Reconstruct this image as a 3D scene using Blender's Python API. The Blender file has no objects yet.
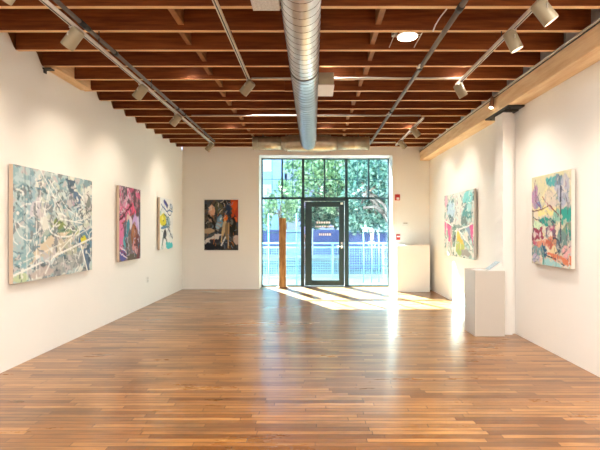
import bpy, bmesh, math, random
import numpy as np
from mathutils import Vector, Matrix
PI = math.pi
SC = bpy.context.scene
COL = SC.collection
random.seed(7)

# ------------------------------------------------------------------ camera, sky, sun, exposure
F = 430.0; CX = 313.0; CY = 229.0; EYE = 1.5
cam_d = bpy.data.cameras.new('camera'); cam = bpy.data.objects.new('camera', cam_d); COL.objects.link(cam)
cam.location = (0, 0, EYE); cam.rotation_euler = (PI/2, 0, 0)
cam_d.sensor_fit = 'HORIZONTAL'; cam_d.sensor_width = 36.0; cam_d.lens = 36.0*F/600.0
cam_d.shift_x = -(CX-300)/600.0; cam_d.shift_y = (CY-225)/600.0
cam_d.clip_start = 0.05; cam_d.clip_end = 300
SC.camera = cam
SC.view_settings.view_transform = 'Standard'; SC.view_settings.look = 'None'
SC.view_settings.gamma = 1.0; SC.view_settings.use_curve_mapping = False
SC.view_settings.exposure = 2.52
SKY_STRENGTH = 1.12
world = bpy.data.worlds.new('sky'); SC.world = world; world.use_nodes = True
wn = world.node_tree; wn.nodes.clear()
wo = wn.nodes.new('ShaderNodeOutputWorld'); wb = wn.nodes.new('ShaderNodeBackground')
wg = wn.nodes.new('ShaderNodeNewGeometry'); wsx = wn.nodes.new('ShaderNodeSeparateXYZ'); wr = wn.nodes.new('ShaderNodeValToRGB')
wc = wn.nodes.new('ShaderNodeTexCoord')
wr.color_ramp.elements[0].position = 0.0; wr.color_ramp.elements[0].color = (0.92, 0.94, 0.93, 1)
wr.color_ramp.elements[1].position = 0.6; wr.color_ramp.elements[1].color = (0.72, 0.84, 1.0, 1)
wn.links.new(wc.outputs['Generated'], wsx.inputs[0]); wn.links.new(wsx.outputs['Z'], wr.inputs[0])
wn.links.new(wr.outputs[0], wb.inputs[0]); wb.inputs[1].default_value = SKY_STRENGTH
wn.links.new(wb.outputs[0], wo.inputs[0])
sun_d = bpy.data.lights.new('sun', 'SUN'); sun = bpy.data.objects.new('sun', sun_d); COL.objects.link(sun)
sun_d.energy = 38.0; sun_d.color = (1.0, 0.95, 0.88); sun_d.angle = math.radians(0.6)
SUN_DIR = Vector((0.52, -1.0, -1.127*math.tan(math.radians(42.5))))     # the way the light travels
sun.rotation_euler = SUN_DIR.to_track_quat('-Z', 'Y').to_euler(); sun.location = (-8, 25, 22)
SPOT_W = 7.5; FILL_W = 8.0
LAMP_COL = (1.0, 0.86, 0.70)

# ------------------------------------------------------------------ helpers
def W(px, py, Y):
    return ((px-CX)*Y/F, Y, EYE-(py-CY)*Y/F)

class MB:
    def __init__(s): s.v = []; s.f = []
    def add(s, vs, fs):
        b = len(s.v); s.v += [tuple(p) for p in vs]; s.f += [tuple(b+i for i in f) for f in fs]; return s
    def box(s, x0, x1, y0, y1, z0, z1, M=None):
        vs = [(x0,y0,z0),(x1,y0,z0),(x1,y1,z0),(x0,y1,z0),(x0,y0,z1),(x1,y0,z1),(x1,y1,z1),(x0,y1,z1)]
        if M is not None: vs = [M @ Vector(p) for p in vs]
        return s.add(vs, [(0,3,2,1),(4,5,6,7),(0,1,5,4),(1,2,6,5),(2,3,7,6),(3,0,4,7)])
    def tube(s, pts, r, n=12, cap=True):
        pts = [Vector(p) for p in pts]; rs = r if isinstance(r, (list, tuple)) else [r]*len(pts)
        rings = []; up = None
        for i, p in enumerate(pts):
            a = pts[max(i-1, 0)]; b = pts[min(i+1, len(pts)-1)]; t = (b-a).normalized()
            if up is None:
                up = Vector((0,0,1)) if abs(t.z) < .9 else Vector((1,0,0))
            x = t.cross(up).normalized(); y = x.cross(t).normalized(); up = y
            rings.append([p + (x*math.cos(2*PI*k/n) + y*math.sin(2*PI*k/n))*rs[i] for k in range(n)])
        vs = [q for g in rings for q in g]; fs = []
        for i in range(len(pts)-1):
            for k in range(n):
                fs.append((i*n+k, i*n+(k+1)%n, (i+1)*n+(k+1)%n, (i+1)*n+k))
        if cap:
            fs.append(tuple(reversed(range(n)))); fs.append(tuple((len(pts)-1)*n+k for k in range(n)))
        return s.add(vs, fs)
    def prism(s, poly, axis, a, b):
        # poly: 2D outline, extruded along axis ('x','y','z') from a to b
        def mk(p, t):
            return {'x': (t, p[0], p[1]), 'y': (p[0], t, p[1]), 'z': (p[0], p[1], t)}[axis]
        n = len(poly); vs = [mk(p, a) for p in poly] + [mk(p, b) for p in poly]
        fs = [tuple(range(n)), tuple(reversed(range(n, 2*n)))]
        fs += [(i, i+n, (i+1)%n+n, (i+1)%n) for i in range(n)]
        return s.add(vs, fs)
    def build(s, name, m, parent=None, bevel=0, smooth=False):
        me = bpy.data.meshes.new(name); me.from_pydata(s.v, [], s.f)
        bm = bmesh.new(); bm.from_mesh(me); bmesh.ops.recalc_face_normals(bm, faces=bm.faces); bm.to_mesh(me); bm.free()
        me.materials.append(m)
        if smooth:
            for p in me.polygons: p.use_smooth = len(p.vertices) == 4
        o = bpy.data.objects.new(name, me); COL.objects.link(o)
        if parent is not None:
            o.parent = parent; o.matrix_parent_inverse = Matrix.Translation(parent.location).inverted() if parent.get('_t') else Matrix()
        if bevel:
            b = o.modifiers.new('bevel', 'BEVEL'); b.width = bevel; b.segments = 2; b.limit_method = 'ANGLE'
        return o

def tag(o, label=None, cat=None, group=None, kind=None):
    if label: o['label'] = label
    if cat: o['category'] = cat
    if group: o['group'] = group
    if kind: o['kind'] = kind
    return o
def struct(o): o['kind'] = 'structure'; return o
def thing(name, label, cat, loc=(0,0,0), group=None):
    o = bpy.data.objects.new(name, None); COL.objects.link(o); o.location = loc; o.empty_display_size = .1
    return tag(o, label, cat, group)
def base(m, z0, loc): pass

# ------------------------------------------------------------------ materials
def newmat(name):
    m = bpy.data.materials.new(name); m.use_nodes = True
    nt = m.node_tree; b = nt.nodes['Principled BSDF']; return m, nt, b
def N(nt, t, **k):
    n = nt.nodes.new(t)
    for a, v in k.items(): setattr(n, a, v)
    return n
def plain(name, col, rough=.6, metal=0, noise=0, scale=8, bump=0, bscale=60, spec=.5):
    m, nt, b = newmat(name)
    b.inputs['Roughness'].default_value = rough; b.inputs['Metallic'].default_value = metal
    b.inputs['Specular IOR Level'].default_value = spec
    tc = N(nt, 'ShaderNodeNewGeometry')
    if noise:
        nz = N(nt, 'ShaderNodeTexNoise'); nz.inputs['Scale'].default_value = scale; nz.inputs['Detail'].default_value = 5
        r = N(nt, 'ShaderNodeValToRGB')
        r.color_ramp.elements[0].position = .3; r.color_ramp.elements[1].position = .7
        r.color_ramp.elements[0].color = tuple(c*(1-noise) for c in col)+(1,)
        r.color_ramp.elements[1].color = tuple(min(1, c*(1+noise)) for c in col)+(1,)
        nt.links.new(tc.outputs['Position'], nz.inputs['Vector']); nt.links.new(nz.outputs['Fac'], r.inputs[0]); nt.links.new(r.outputs[0], b.inputs['Base Color'])
    else: b.inputs['Base Color'].default_value = tuple(col)+(1,)
    if bump:
        n2 = N(nt, 'ShaderNodeTexNoise'); n2.inputs['Scale'].default_value = bscale
        bp = N(nt, 'ShaderNodeBump'); bp.inputs['Strength'].default_value = bump; bp.inputs['Distance'].default_value = .01
        nt.links.new(tc.outputs['Position'], n2.inputs['Vector']); nt.links.new(n2.outputs['Fac'], bp.inputs['Height']); nt.links.new(bp.outputs[0], b.inputs['Normal'])
    return m
def wood(name, c0, c1, stretch=(1, 14, 14), rough=.6, scale=2.2, spec=.3):
    m, nt, b = newmat(name)
    g = N(nt, 'ShaderNodeNewGeometry'); mp = N(nt, 'ShaderNodeMapping'); mp.inputs['Scale'].default_value = stretch
    nz = N(nt, 'ShaderNodeTexNoise'); nz.inputs['Scale'].default_value = scale; nz.inputs['Detail'].default_value = 7; nz.inputs['Roughness'].default_value = .6
    r = N(nt, 'ShaderNodeValToRGB'); r.color_ramp.elements[0].position = .32; r.color_ramp.elements[1].position = .68
    r.color_ramp.elements[0].color = tuple(c0)+(1,); r.color_ramp.elements[1].color = tuple(c1)+(1,)
    nt.links.new(g.outputs['Position'], mp.inputs[0]); nt.links.new(mp.outputs[0], nz.inputs['Vector'])
    oi = N(nt, 'ShaderNodeObjectInfo'); ma = N(nt, 'ShaderNodeMath', operation='MULTIPLY_ADD'); ma.inputs[1].default_value = .22
    sb = N(nt, 'ShaderNodeMath', operation='SUBTRACT'); sb.inputs[1].default_value = .11
    nt.links.new(oi.outputs['Random'], ma.inputs[0]); nt.links.new(nz.outputs['Fac'], ma.inputs[2]); nt.links.new(ma.outputs[0], sb.inputs[0])
    nt.links.new(sb.outputs[0], r.inputs[0]); nt.links.new(r.outputs[0], b.inputs['Base Color'])
    b.inputs['Roughness'].default_value = rough; b.inputs['Specular IOR Level'].default_value = spec
    bp = N(nt, 'ShaderNodeBump'); bp.inputs['Strength'].default_value = .25; bp.inputs['Distance'].default_value = .004
    nt.links.new(nz.outputs['Fac'], bp.inputs['Height']); nt.links.new(bp.outputs[0], b.inputs['Normal'])
    return m

def floor_material():
    m, nt, b = newmat('strip_wood_floor'); L = nt.links.new
    g = N(nt, 'ShaderNodeNewGeometry'); s = N(nt, 'ShaderNodeSeparateXYZ'); L(g.outputs['Position'], s.inputs[0])
    def math_(op, a, bb=None, c=None):
        n = N(nt, 'ShaderNodeMath', operation=op)
        for i, v in enumerate((a, bb, c)):
            if v is None: continue
            if hasattr(v, 'is_output'): L(v, n.inputs[i])
            else: n.inputs[i].default_value = v
        return n.outputs[0]
    ry = math_('DIVIDE', s.outputs['Y'], .057); row = math_('FLOOR', ry); fy = math_('FRACT', ry)
    wn_ = N(nt, 'ShaderNodeTexWhiteNoise', noise_dimensions='1D'); L(row, wn_.inputs['W'])
    xo = math_('MULTIPLY_ADD', wn_.outputs['Value'], 7.3, s.outputs['X']); rx = math_('DIVIDE', xo, .85); colm = math_('FLOOR', rx); fx = math_('FRACT', rx)
    cb = N(nt, 'ShaderNodeCombineXYZ'); L(row, cb.inputs[0]); L(colm, cb.inputs[1])
    w2 = N(nt, 'ShaderNodeTexWhiteNoise', noise_dimensions='3D'); L(cb.outputs[0], w2.inputs['Vector'])
    ramp = N(nt, 'ShaderNodeValToRGB'); cr = ramp.color_ramp
    cols = [(0, FLOOR_C[0]), (.3, FLOOR_C[1]), (.6, FLOOR_C[2]), (.85, FLOOR_C[3]), (1, FLOOR_C[4])]
    cr.elements[0].position = 0; cr.elements[0].color = cols[0][1]+(1,); cr.elements[1].position = 1; cr.elements[1].color = cols[-1][1]+(1,)
    for p, c in cols[1:-1]:
        e = cr.elements.new(p); e.color = c+(1,)
    L(w2.outputs['Value'], ramp.inputs[0])
    # grain
    mp = N(nt, 'ShaderNodeMapping'); mp.inputs['Scale'].default_value = (3, 60, 1); L(g.outputs['Position'], mp.inputs[0])
    nz = N(nt, 'ShaderNodeTexNoise'); nz.inputs['Scale'].default_value = 1.5; nz.inputs['Detail'].default_value = 6; L(mp.outputs[0], nz.inputs['Vector'])
    # worn / dirty patches, stretched along the boards
    mp2 = N(nt, 'ShaderNodeMapping'); mp2.inputs['Scale'].default_value = (.55, 2.2, 1); L(g.outputs['Position'], mp2.inputs[0])
    n2 = N(nt, 'ShaderNodeTexNoise'); n2.inputs['Scale'].default_value = 1.3; n2.inputs['Detail'].default_value = 6; n2.inputs['Roughness'].default_value = .65; L(mp2.outputs[0], n2.inputs['Vector'])
    wr_ = N(nt, 'ShaderNodeValToRGB'); wr_.color_ramp.elements[0].position = .47; wr_.color_ramp.elements[1].position = .70
    wr_.color_ramp.elements[0].color = (0,0,0,1); wr_.color_ramp.elements[1].color = (.75,.75,.75,1); L(n2.outputs['Fac'], wr_.inputs[0])
    mx = N(nt, 'ShaderNodeMix', data_type='RGBA', blend_type='MULTIPLY'); mx.inputs[0].default_value = 1
    gr = N(nt, 'ShaderNodeValToRGB'); gr.color_ramp.elements[0].position = .3; gr.color_ramp.elements[0].color = (.72,.68,.62,1); gr.color_ramp.elements[1].position = .65; gr.color_ramp.elements[1].color = (1.08,1.08,1.08,1)
    L(nz.outputs['Fac'], gr.inputs[0]); L(ramp.outputs[0], mx.inputs[6]); L(gr.outputs[0], mx.inputs[7])
    m2 = N(nt, 'ShaderNodeMix', data_type='RGBA'); L(wr_.outputs[0], m2.inputs[0]); L(mx.outputs[2], m2.inputs[6]); m2.inputs[7].default_value = (.11,.06,.032,1)
    # gaps
    gy = math_('LESS_THAN', fy, .11); gx = math_('LESS_THAN', fx, .006); gap = math_('MAXIMUM', gy, gx)
    gw = math_('GREATER_THAN', w2.outputs['Value'], .35); gap2 = math_('MULTIPLY', gap, math_('MULTIPLY_ADD', gw, .25, .65))
    m3 = N(nt, 'ShaderNodeMix', data_type='RGBA'); L(gap2, m3.inputs[0]); L(m2.outputs[2], m3.inputs[6]); m3.inputs[7].default_value = (.03,.015,.008,1)
    L(m3.outputs[2], b.inputs['Base Color'])
    rr = math_('MULTIPLY_ADD', n2.outputs['Fac'], .22, FLOOR_R); L(rr, b.inputs['Roughness'])
    b.inputs['Specular IOR Level'].default_value = .5; b.inputs['Coat Weight'].default_value = .45; b.inputs['Coat Roughness'].default_value = .2
    hh = math_('MULTIPLY_ADD', gap, -1.0, math_('MULTIPLY', w2.outputs['Value'], .35))
    hh = math_('MULTIPLY_ADD', nz.outputs['Fac'], .25, hh)
    bp = N(nt, 'ShaderNodeBump'); bp.inputs['Strength'].default_value = .25; bp.inputs['Distance'].default_value = .002
    L(hh, bp.inputs['Height']); L(bp.outputs[0], b.inputs['Normal'])
    return m
FLOOR_C = [(.18,.064,.014), (.31,.130,.036), (.38,.168,.047), (.50,.238,.075), (.23,.082,.019)]
FLOOR_R = .19

M = {}
M['wall'] = plain('painted_wall', (.89,.870,.825), .7, noise=.012, scale=1.3, bump=.05, bscale=25, spec=.3)
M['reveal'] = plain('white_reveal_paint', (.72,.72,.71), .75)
M['floor'] = floor_material()
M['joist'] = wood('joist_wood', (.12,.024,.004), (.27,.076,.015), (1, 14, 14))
M['edge'] = wood('dressed_lit_joist_edge', (.60,.34,.15), (.80,.52,.27), (1, 14, 14))  # underside: paler dressed wood, with floor-bounced light also put into its tone
M['block'] = wood('blocking_wood', (.20,.075,.022), (.34,.15,.05), (6, 2, 6))
M['deck'] = wood('deck_wood', (.15,.05,.02), (.27,.10,.04), (1, 10, 1))
M['beam'] = wood('beam_wood', (.76,.50,.27), (.92,.70,.43), (9, 1, 9))
M['steel'] = plain('dark_steel', (.06,.055,.05), .5, .6, noise=.3)
M['galv'] = plain('galvanised_metal', (.70,.735,.77), .32, .92, noise=.10, scale=9)
M['galv_t'] = plain('tan_galvanised_metal', (.50,.45,.35), .45, .85, noise=.12, scale=9)
M['seam'] = plain('duct_seam', (.16,.16,.16), .5, .7)
M['grey'] = plain('pale_grey_metal', (.62,.63,.62), .5, .2, noise=.15, scale=60)
M['taupe'] = plain('bronze_painted_metal', (.30,.25,.16), .5, .1)
M['conduit'] = plain('conduit_metal', (.55,.50,.44), .55, .5)
M['track'] = plain('track_cream', (.68,.62,.54), .45, .2)
M['pipe'] = plain('dark_iron_pipe', (.16,.14,.12), .5, .5)
M['black'] = plain('black_rubber', (.02,.02,.02), .6)
M['white'] = plain('white_paint', (.82,.81,.78), .55)
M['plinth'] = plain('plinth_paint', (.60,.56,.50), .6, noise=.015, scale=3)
M['frame'] = plain('teal_aluminium', (.018,.045,.052), .4, .2)
M['muntin'] = plain('blue_grey_bar', (.12,.24,.30), .4)
M['metal'] = plain('brushed_steel', (.75,.75,.75), .3, .9)
M['red'] = plain('alarm_red', (.55,.035,.03), .4)
M['canvas_side'] = plain('raw_canvas_edge', (.60,.47,.36), .8, noise=.05)
M['canvas_side_white'] = plain('primed_canvas_edge', (.66,.62,.55), .8, noise=.04)
M['postwood'] = wood('weathered_post_wood', (.22,.105,.035), (.50,.28,.10), (10, 10, 1.5))
M['baseplate'] = plain('rusted_plate', (.22,.10,.05), .6, .2, noise=.3, scale=20)
M['insul'] = plain('foil_faced_paper', (.42,.43,.43), .5, .3, noise=.25, scale=7)
M['concrete'] = plain('pale_concrete', (.36,.38,.38), .8, noise=.08, scale=1.5)
M['asphalt'] = plain('street_asphalt', (.13,.19,.23), .85, noise=.1, scale=1)
M['fence'] = plain('pale_blue_steel', (.26,.45,.56), .45)
M['tealpost'] = plain('teal_green_steel', (.22,.62,.60), .45)
M['bark'] = wood('tree_bark', (.22,.15,.13), (.42,.31,.28), (5,5,1))
M['printed'] = plain('printed_paper', (.50,.62,.68), .5, noise=.3, scale=60)
M['decal'] = plain('white_vinyl', (.85,.80,.78), .6)
M['orange'] = plain('peach_enamel', (.85,.50,.33), .5)
M['bluebuild'] = plain('periwinkle_facade', (.42,.55,.85), .8, noise=.05, scale=.6)
M['lilac'] = plain('lilac_facade', (.52,.48,.74), .8, noise=.06, scale=.6)
M['shop'] = plain('violet_blue_panels', (.13,.15,.38), .7, noise=.2, scale=.8)
M['paleb'] = plain('pale_render', (.80,.84,.86), .8, noise=.04)
M['darkwin'] = plain('dark_window_glass', (.08,.16,.24), .15)

def glass_mat():
    m, nt, b = newmat('window_glass'); nt.nodes.remove(b); out = nt.nodes['Material Output']
    t = N(nt, 'ShaderNodeBsdfTransparent'); t.inputs[0].default_value = (.62,.75,.77,1)
    g = N(nt, 'ShaderNodeBsdfGlossy'); g.inputs['Roughness'].default_value = .02
    lw = N(nt, 'ShaderNodeLayerWeight'); lw.inputs['Blend'].default_value = .5
    pw = N(nt, 'ShaderNodeMath', operation='POWER'); pw.inputs[1].default_value = 5; nt.links.new(lw.outputs['Facing'], pw.inputs[0])
    fr = N(nt, 'ShaderNodeMath', operation='MULTIPLY_ADD'); fr.inputs[1].default_value = .92; fr.inputs[2].default_value = .035; nt.links.new(pw.outputs[0], fr.inputs[0])
    mx = N(nt, 'ShaderNodeMixShader'); nt.links.new(fr.outputs[0], mx.inputs[0]); nt.links.new(t.outputs[0], mx.inputs[1]); nt.links.new(g.outputs[0], mx.inputs[2]); nt.links.new(mx.outputs[0], out.inputs[0])
    return m
M['glass'] = glass_mat()
def emis(name, col, s):
    m, nt, b = newmat(name); b.inputs['Emission Color'].default_value = tuple(col)+(1,); b.inputs['Emission Strength'].default_value = s
    b.inputs['Base Color'].default_value = (.8,.8,.8,1); return m
M['lens'] = emis('lit_lens', (1,.86,.66), 3.0)
M['disc'] = emis('lit_disc', (1,.88,.66), 2.2); M['fill_lens'] = emis('fill_disc_glow', (1,.94,.84), .6)
def leaf_mat(name, cols):
    m, nt, b = newmat(name); g = N(nt, 'ShaderNodeNewGeometry'); r = N(nt, 'ShaderNodeValToRGB'); cr = r.color_ramp
    cr.elements[0].color = cols[0]+(1,); cr.elements[1].color = cols[-1]+(1,)
    for i, c in enumerate(cols[1:-1]):
        e = cr.elements.new((i+1)/(len(cols)-1)); e.color = c+(1,)
    nt.links.new(g.outputs['Random Per Island'], r.inputs[0]); nt.links.new(r.outputs[0], b.inputs['Base Color']); b.inputs['Roughness'].default_value = .6
    tr = N(nt, 'ShaderNodeBsdfTranslucent'); nt.links.new(r.outputs[0], tr.inputs[0]); mx = N(nt, 'ShaderNodeMixShader'); mx.inputs[0].default_value = .45
    out = nt.nodes['Material Output']; nt.links.new(b.outputs[0], mx.inputs[1]); nt.links.new(tr.outputs[0], mx.inputs[2]); nt.links.new(mx.outputs[0], out.inputs[0])
    return m
M['leaf_y'] = leaf_mat('yellow_green_leaves', [(.14,.28,.18), (.34,.50,.30), (.56,.70,.36), (.78,.86,.58)])
M['leaf_b'] = leaf_mat('blue_green_leaves', [(.07,.18,.16), (.20,.38,.34), (.38,.58,.46), (.62,.76,.62)])
M['leaf_d'] = leaf_mat('deep_green_leaves', [(.03,.11,.09), (.08,.22,.16), (.20,.38,.26), (.36,.50,.36)])

# ------------------------------------------------------------------ room shell
XL, XR, YB, YW, YF = -3.25, 2.90, 10.70, 11.18, -2.5
ZJ, ZD = 3.46, 3.71           # joist underside, deck
JOISTS = [10.22 - .46*k for k in range(19)]     # near faces
JT = .05
m = MB(); m.box(XL-.3, XR+.3, YF, YW+.06, -.12, 0); struct(m.build('floor', M['floor']))
m = MB(); m.box(XL-.15, XL, YF, YW+.06, 0, ZJ)
ys = [YB] + [y for y in JOISTS]
for y0 in JOISTS + [10.22+.46]:
    far = y0; near = y0-.46+JT
    if far > YB: far = YB
    m.prism([(near, ZJ), (near, ZD), (near+.17, ZD-.03), (near+.26, ZD-.10), (far-.09, ZJ+.10), (far-.03, ZJ+.02), (far, ZJ)], 'x', XL-.02, XL)
struct(m.build('wall_left', M['wall']))
m = MB(); m.box(XL-.15, XL-.02, YF, YB, ZJ, ZD); struct(m.build('trim_left', M['block']))
m = MB(); m.box(XR, XR+.15, YF, YW+.06, 0, ZD); struct(m.build('wall_right', M['wall']))
OX0, OX1, OZ = -1.344, 1.978, EYE+1.841
m = MB(); m.box(XL, OX0, YB, YW+.06, 0, ZD); m.box(OX1, XR, YB, YW+.06, 0, ZD); m.box(OX0, OX1, YB, YW+.06, OZ, ZD)
struct(m.build('wall_back', M['wall']))
m = MB()
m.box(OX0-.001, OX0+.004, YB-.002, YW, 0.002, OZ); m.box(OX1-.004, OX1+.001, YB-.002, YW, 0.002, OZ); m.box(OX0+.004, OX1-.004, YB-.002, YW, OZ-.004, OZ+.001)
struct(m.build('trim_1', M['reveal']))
m = MB(); m.box(XL-.15, XR+.15, YF, YW+.06, ZD, ZD+.12); struct(m.build('ceiling', M['deck']))
m = MB(); m.box(XL, XR, YF, YF+.12, 0, ZD); struct(m.build('wall_front', M['wall']))
# pale foil paper closing the bays above the beam
m = MB()
for i, y0 in enumerate(JOISTS):
    a, b_ = y0-.46+JT+.002, y0-.002
    n = 6
    pts = [(2.725+.015*math.sin(i*2.1+k*1.3)+(.012 if k % 2 else 0), a+(b_-a)*k/(n-1)) for k in range(n)]
    poly = pts + [(2.74, b_), (2.74, a)]
    m.prism(poly, 'z', ZJ+.001, ZD-.002)
struct(m.build('trim_right', M['insul']))

# ceiling joists, each with its bits of blocking
ordw = ['first','second','third','fourth','fifth','sixth','seventh','eighth','ninth','tenth','eleventh','twelfth','thirteenth','fourteenth','fifteenth','sixteenth','seventeenth','eighteenth','nineteenth']
HEAD_Y0, HEAD_Y1 = 5.22, 5.62
for k, y in enumerate(JOISTS):
    rj = random.Random(k)
    m = MB(); x0 = XL
    if HEAD_Y0 < y < HEAD_Y1: x0 = -3.10
    dz = rj.uniform(-.006, .006)
    # two lengths lapped side by side in places, as the photo shows small steps
    xs = rj.choice([.9, 1.3, -.4, .55, 2.0]); off = rj.choice([0, 0, .012, -.012])
    m.box(x0, xs, y, y+JT, ZJ, ZD-.001); m.box(xs, XR, y+off, y+JT+off, ZJ+max(dz, 0), ZD-.001)
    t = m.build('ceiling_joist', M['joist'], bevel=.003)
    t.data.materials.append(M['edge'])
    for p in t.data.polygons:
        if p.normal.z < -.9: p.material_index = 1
    tag(t, 'rough brown wooden ceiling joist, %s one counting from the window wall' % ordw[k], 'joist', 'joists across the ceiling')
    if k < len(JOISTS)-1:
        for bx, dzz in ((-1.32, .045), (.66, .05)):
            w = rj.uniform(.045, .06); xx = bx + rj.uniform(-.03, .03)
            b = MB(); b.box(xx-w/2, xx+w/2, y-.46+JT+.013, y-.013, ZJ+dzz, ZD-.02); b.build('blocking', M['block'], t)
m = MB(); m.box(XL+.001, -3.10, HEAD_Y0-.02, 6.02, ZJ-.02, ZJ-.001)
for a_, b_ in ((5.21, 5.61), (5.67, 6.02)): m.box(XL+.001, -3.11, a_+.003, b_, ZJ-.001, ZD-.03)
tag(m.build('header_block', M['beam'], bevel=.004), 'short orange wood header block at the top of the left wall holding cut joists', 'wood block')
m = MB(); m.box(XL+.002, XL+.10, HEAD_Y0-.06, HEAD_Y0+.02, ZJ-.035, ZJ-.022); m.box(XL+.01, XL+.02, HEAD_Y0-.05, HEAD_Y0, ZJ-.08, ZJ-.03)
tag(m.build('joist_bracket', M['steel']), 'small dark metal bracket under the near end of the wood header block', 'bracket')

# beam, column, bracket, conduit
bm_ = MB(); bm_.box(2.66, XR-.001, YF+.12, YB-.001, EYE+1.70, ZJ-.001)
tag(bm_.build('timber_beam', M['beam'], bevel=.008), 'long light timber beam along the top of the right wall', 'beam')
col = thing('wall_column', 'square off-white painted column against the right wall beside the grey plinth', 'column', (2.8, 6.2, 0))
col['_t'] = 1
m = MB()
rj = random.Random(3); n = 40
edge = [(2.69+rj.uniform(-.004, .008), z*3.155/n) for z in range(n+1)]
# column shaft with a slightly ragged front left arris
vs = []; fs = []
for i, (x, z) in enumerate(edge):
    vs += [(x, 6.10, z), (2.83, 6.10, z), (2.83, 6.36, z), (2.69+rj.uniform(-.002,.004), 6.36, z)]
for i in range(n):
    a = i*4; b = a+4
    for j in range(4): fs.append((a+j, a+(j+1) % 4, b+(j+1) % 4, b+j))
fs += [(0,1,2,3), (n*4, n*4+1, n*4+2, n*4+3)]
m.add(vs, fs); m.build('shaft', M['wall'], col)
m = MB(); m.box(2.83, XR-.001, 6.16, 6.34, 0, 3.155); m.build('pipe_chase', M['wall'], col)
pl = MB(); pl.box(2.665, XR-.002, 5.88, 6.66, 3.178, 3.199); pl.box(2.69, 2.88, 6.02, 6.40, 3.155, 3.178); pl.build('bearing_plate', M['steel'], col, bevel=.003)
for yy in (5.95, 6.58):
    cpl = MB(); cpl.tube([(2.72, yy, 3.165), (2.72, yy, 3.18)], .014, 6); cpl.build('bolt', M['steel'], col)
m = MB(); m.tube([(2.645, YF+.12, ZJ-.02), (2.645, YB-.01, ZJ-.02)], .011, 8)
tag(m.build('electrical_conduit', M['conduit'], smooth=True), 'thin pale conduit running along the upper edge of the timber beam', 'conduit')
m = MB(); m.tube([(2.65, YF+.12, ZJ-.045), (2.65, YB-.01, ZJ-.045)], .007, 6)
tag(m.build('black_cable', M['black'], smooth=True), 'thin black cable stapled just under the pale conduit on the timber beam', 'cable')

# ------------------------------------------------------------------ window wall
FZ1 = OZ-.004
def px(x): return (x-CX)*YW/F
def pz(y): return EYE-(y-CY)*YW/F
def fbox(mb, x0, x1, y0, y1, d=.05): mb.box(px(x0), px(x1), YW-.0, YW+d, pz(y1), pz(y0))
zt0, zt1 = 199.2, 197.2
top = 158.3; bot = 286.5
# transom window (six lights)
w3 = thing('window_3', None, None, (0, YW, 2.4)); w3['kind'] = 'structure'; w3['_t'] = 1
m = MB()
L_, R_ = 261.4, 389.0
fbox(m, L_, R_, top-.4, top+1.0, .07); fbox(m, L_, R_, zt1, zt0, .08); fbox(m, L_, L_+1.2, top, zt0, .07); fbox(m, R_-1.2, R_, top, zt0, .07)
for a, b in ((301.9, 304.4), (345.0, 347.6)): fbox(m, a, b, top, zt0, .09)
for a, b in ((281.3, 282.9), (323.8, 325.4), (367.9, 369.5)): fbox(m, a, b, top, zt0, .06)
m.build('window_frame', M['frame'], w3)
bays = [(262.6,281.3),(282.9,301.9),(304.4,323.8),(325.4,345.0),(347.6,367.9),(369.5,387.8)]
for a, b in bays:
    g = MB(); g.box(px(a), px(b), YW+.025, YW+.031, pz(zt1), pz(top+1)); gp = g.build('pane', M['glass'], w3)
    mm = MB(); c = (a+b)/2
    mm.box(px(c-.25), px(c+.25), YW+.032, YW+.045, pz(zt1), pz(top+1)); mm.box(px(a), px(b), YW+.032, YW+.043, pz(179.5), pz(179.0))
    mm.build('glazing_bar', M['muntin'], gp)
def sidelight(idx, a, b):
    w = thing('window_%d' % idx, None, None, (px((a+b)/2), YW, 0)); w['kind'] = 'structure'; w['_t'] = 1
    m = MB(); fbox(m, a, a+1.1, zt0, bot, .07); fbox(m, b-1.1, b, zt0, bot, .07)
    m.box(px(a), px(b), YW, YW+.07, 0.002, pz(bot-1.3)); m.build('window_frame', M['frame'], w)
    mm = MB()
    for yy in (232.7, 266.0): mm.box(px(a+1.1), px(b-1.1), YW+.032, YW+.055, pz(yy+.5), pz(yy-.5))
    mm.build('glazing_bar', M['muntin'], w)
    g = MB(); g.box(px(a+1.1), px(b-1.1), YW+.025, YW+.031, pz(bot-1.3), pz(zt0)); g.build('pane', M['glass'], w)
sidelight(1, 261.4, 301.9); sidelight(2, 347.6, 389.0)
# door
d = thing('door_1', None, None, (px(325), YW, 0)); d['kind'] = 'structure'; d['_t'] = 1
m = MB(); fbox(m, 301.9, 304.6, zt0, bot, .10); fbox(m, 344.6, 347.6, zt0, bot, .10); fbox(m, 304.6, 344.6, zt0, 201.0, .10)
m.box(px(304.6), px(344.6), YW, YW+.1, 0.001, .012); m.build('door_frame', M['frame'], d)
m = MB()
def dbox(mb, x0, x1, y0, y1): mb.box(px(x0), px(x1), YW+.012, YW+.058, pz(y1), pz(y0))
dbox(m, 305.0, 311.8, 201.4, bot-.6); dbox(m, 339.0, 344.2, 201.4, bot-.6); dbox(m, 311.8, 339.0, 201.4, 206.8); dbox(m, 311.8, 339.0, 280.2, bot-.6)
leaf = m.build('door_leaf', M['frame'], d, bevel=.004)
g = MB(); g.box(px(311.8), px(339.0), YW+.03, YW+.038, pz(280.2), pz(206.8)); g.build('pane', M['glass'], leaf)
h = MB(); hz = pz(246.5); hx = px(341.6)
h.tube([(hx, YW+.012, hz), (hx, YW-.05, hz)], .012, 10); h.tube([(hx+.01, YW-.05, hz), (hx-.12, YW-.05, hz)], .011, 10)
h.tube([(hx, YW+.012, hz+.09), (hx, YW-.012, hz+.09)], .025, 14); h.box(hx-.022, hx+.022, YW+.0, YW+.012, hz-.05, hz+.05)
h.build('door_handle', M['metal'], leaf, smooth=True)
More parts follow.
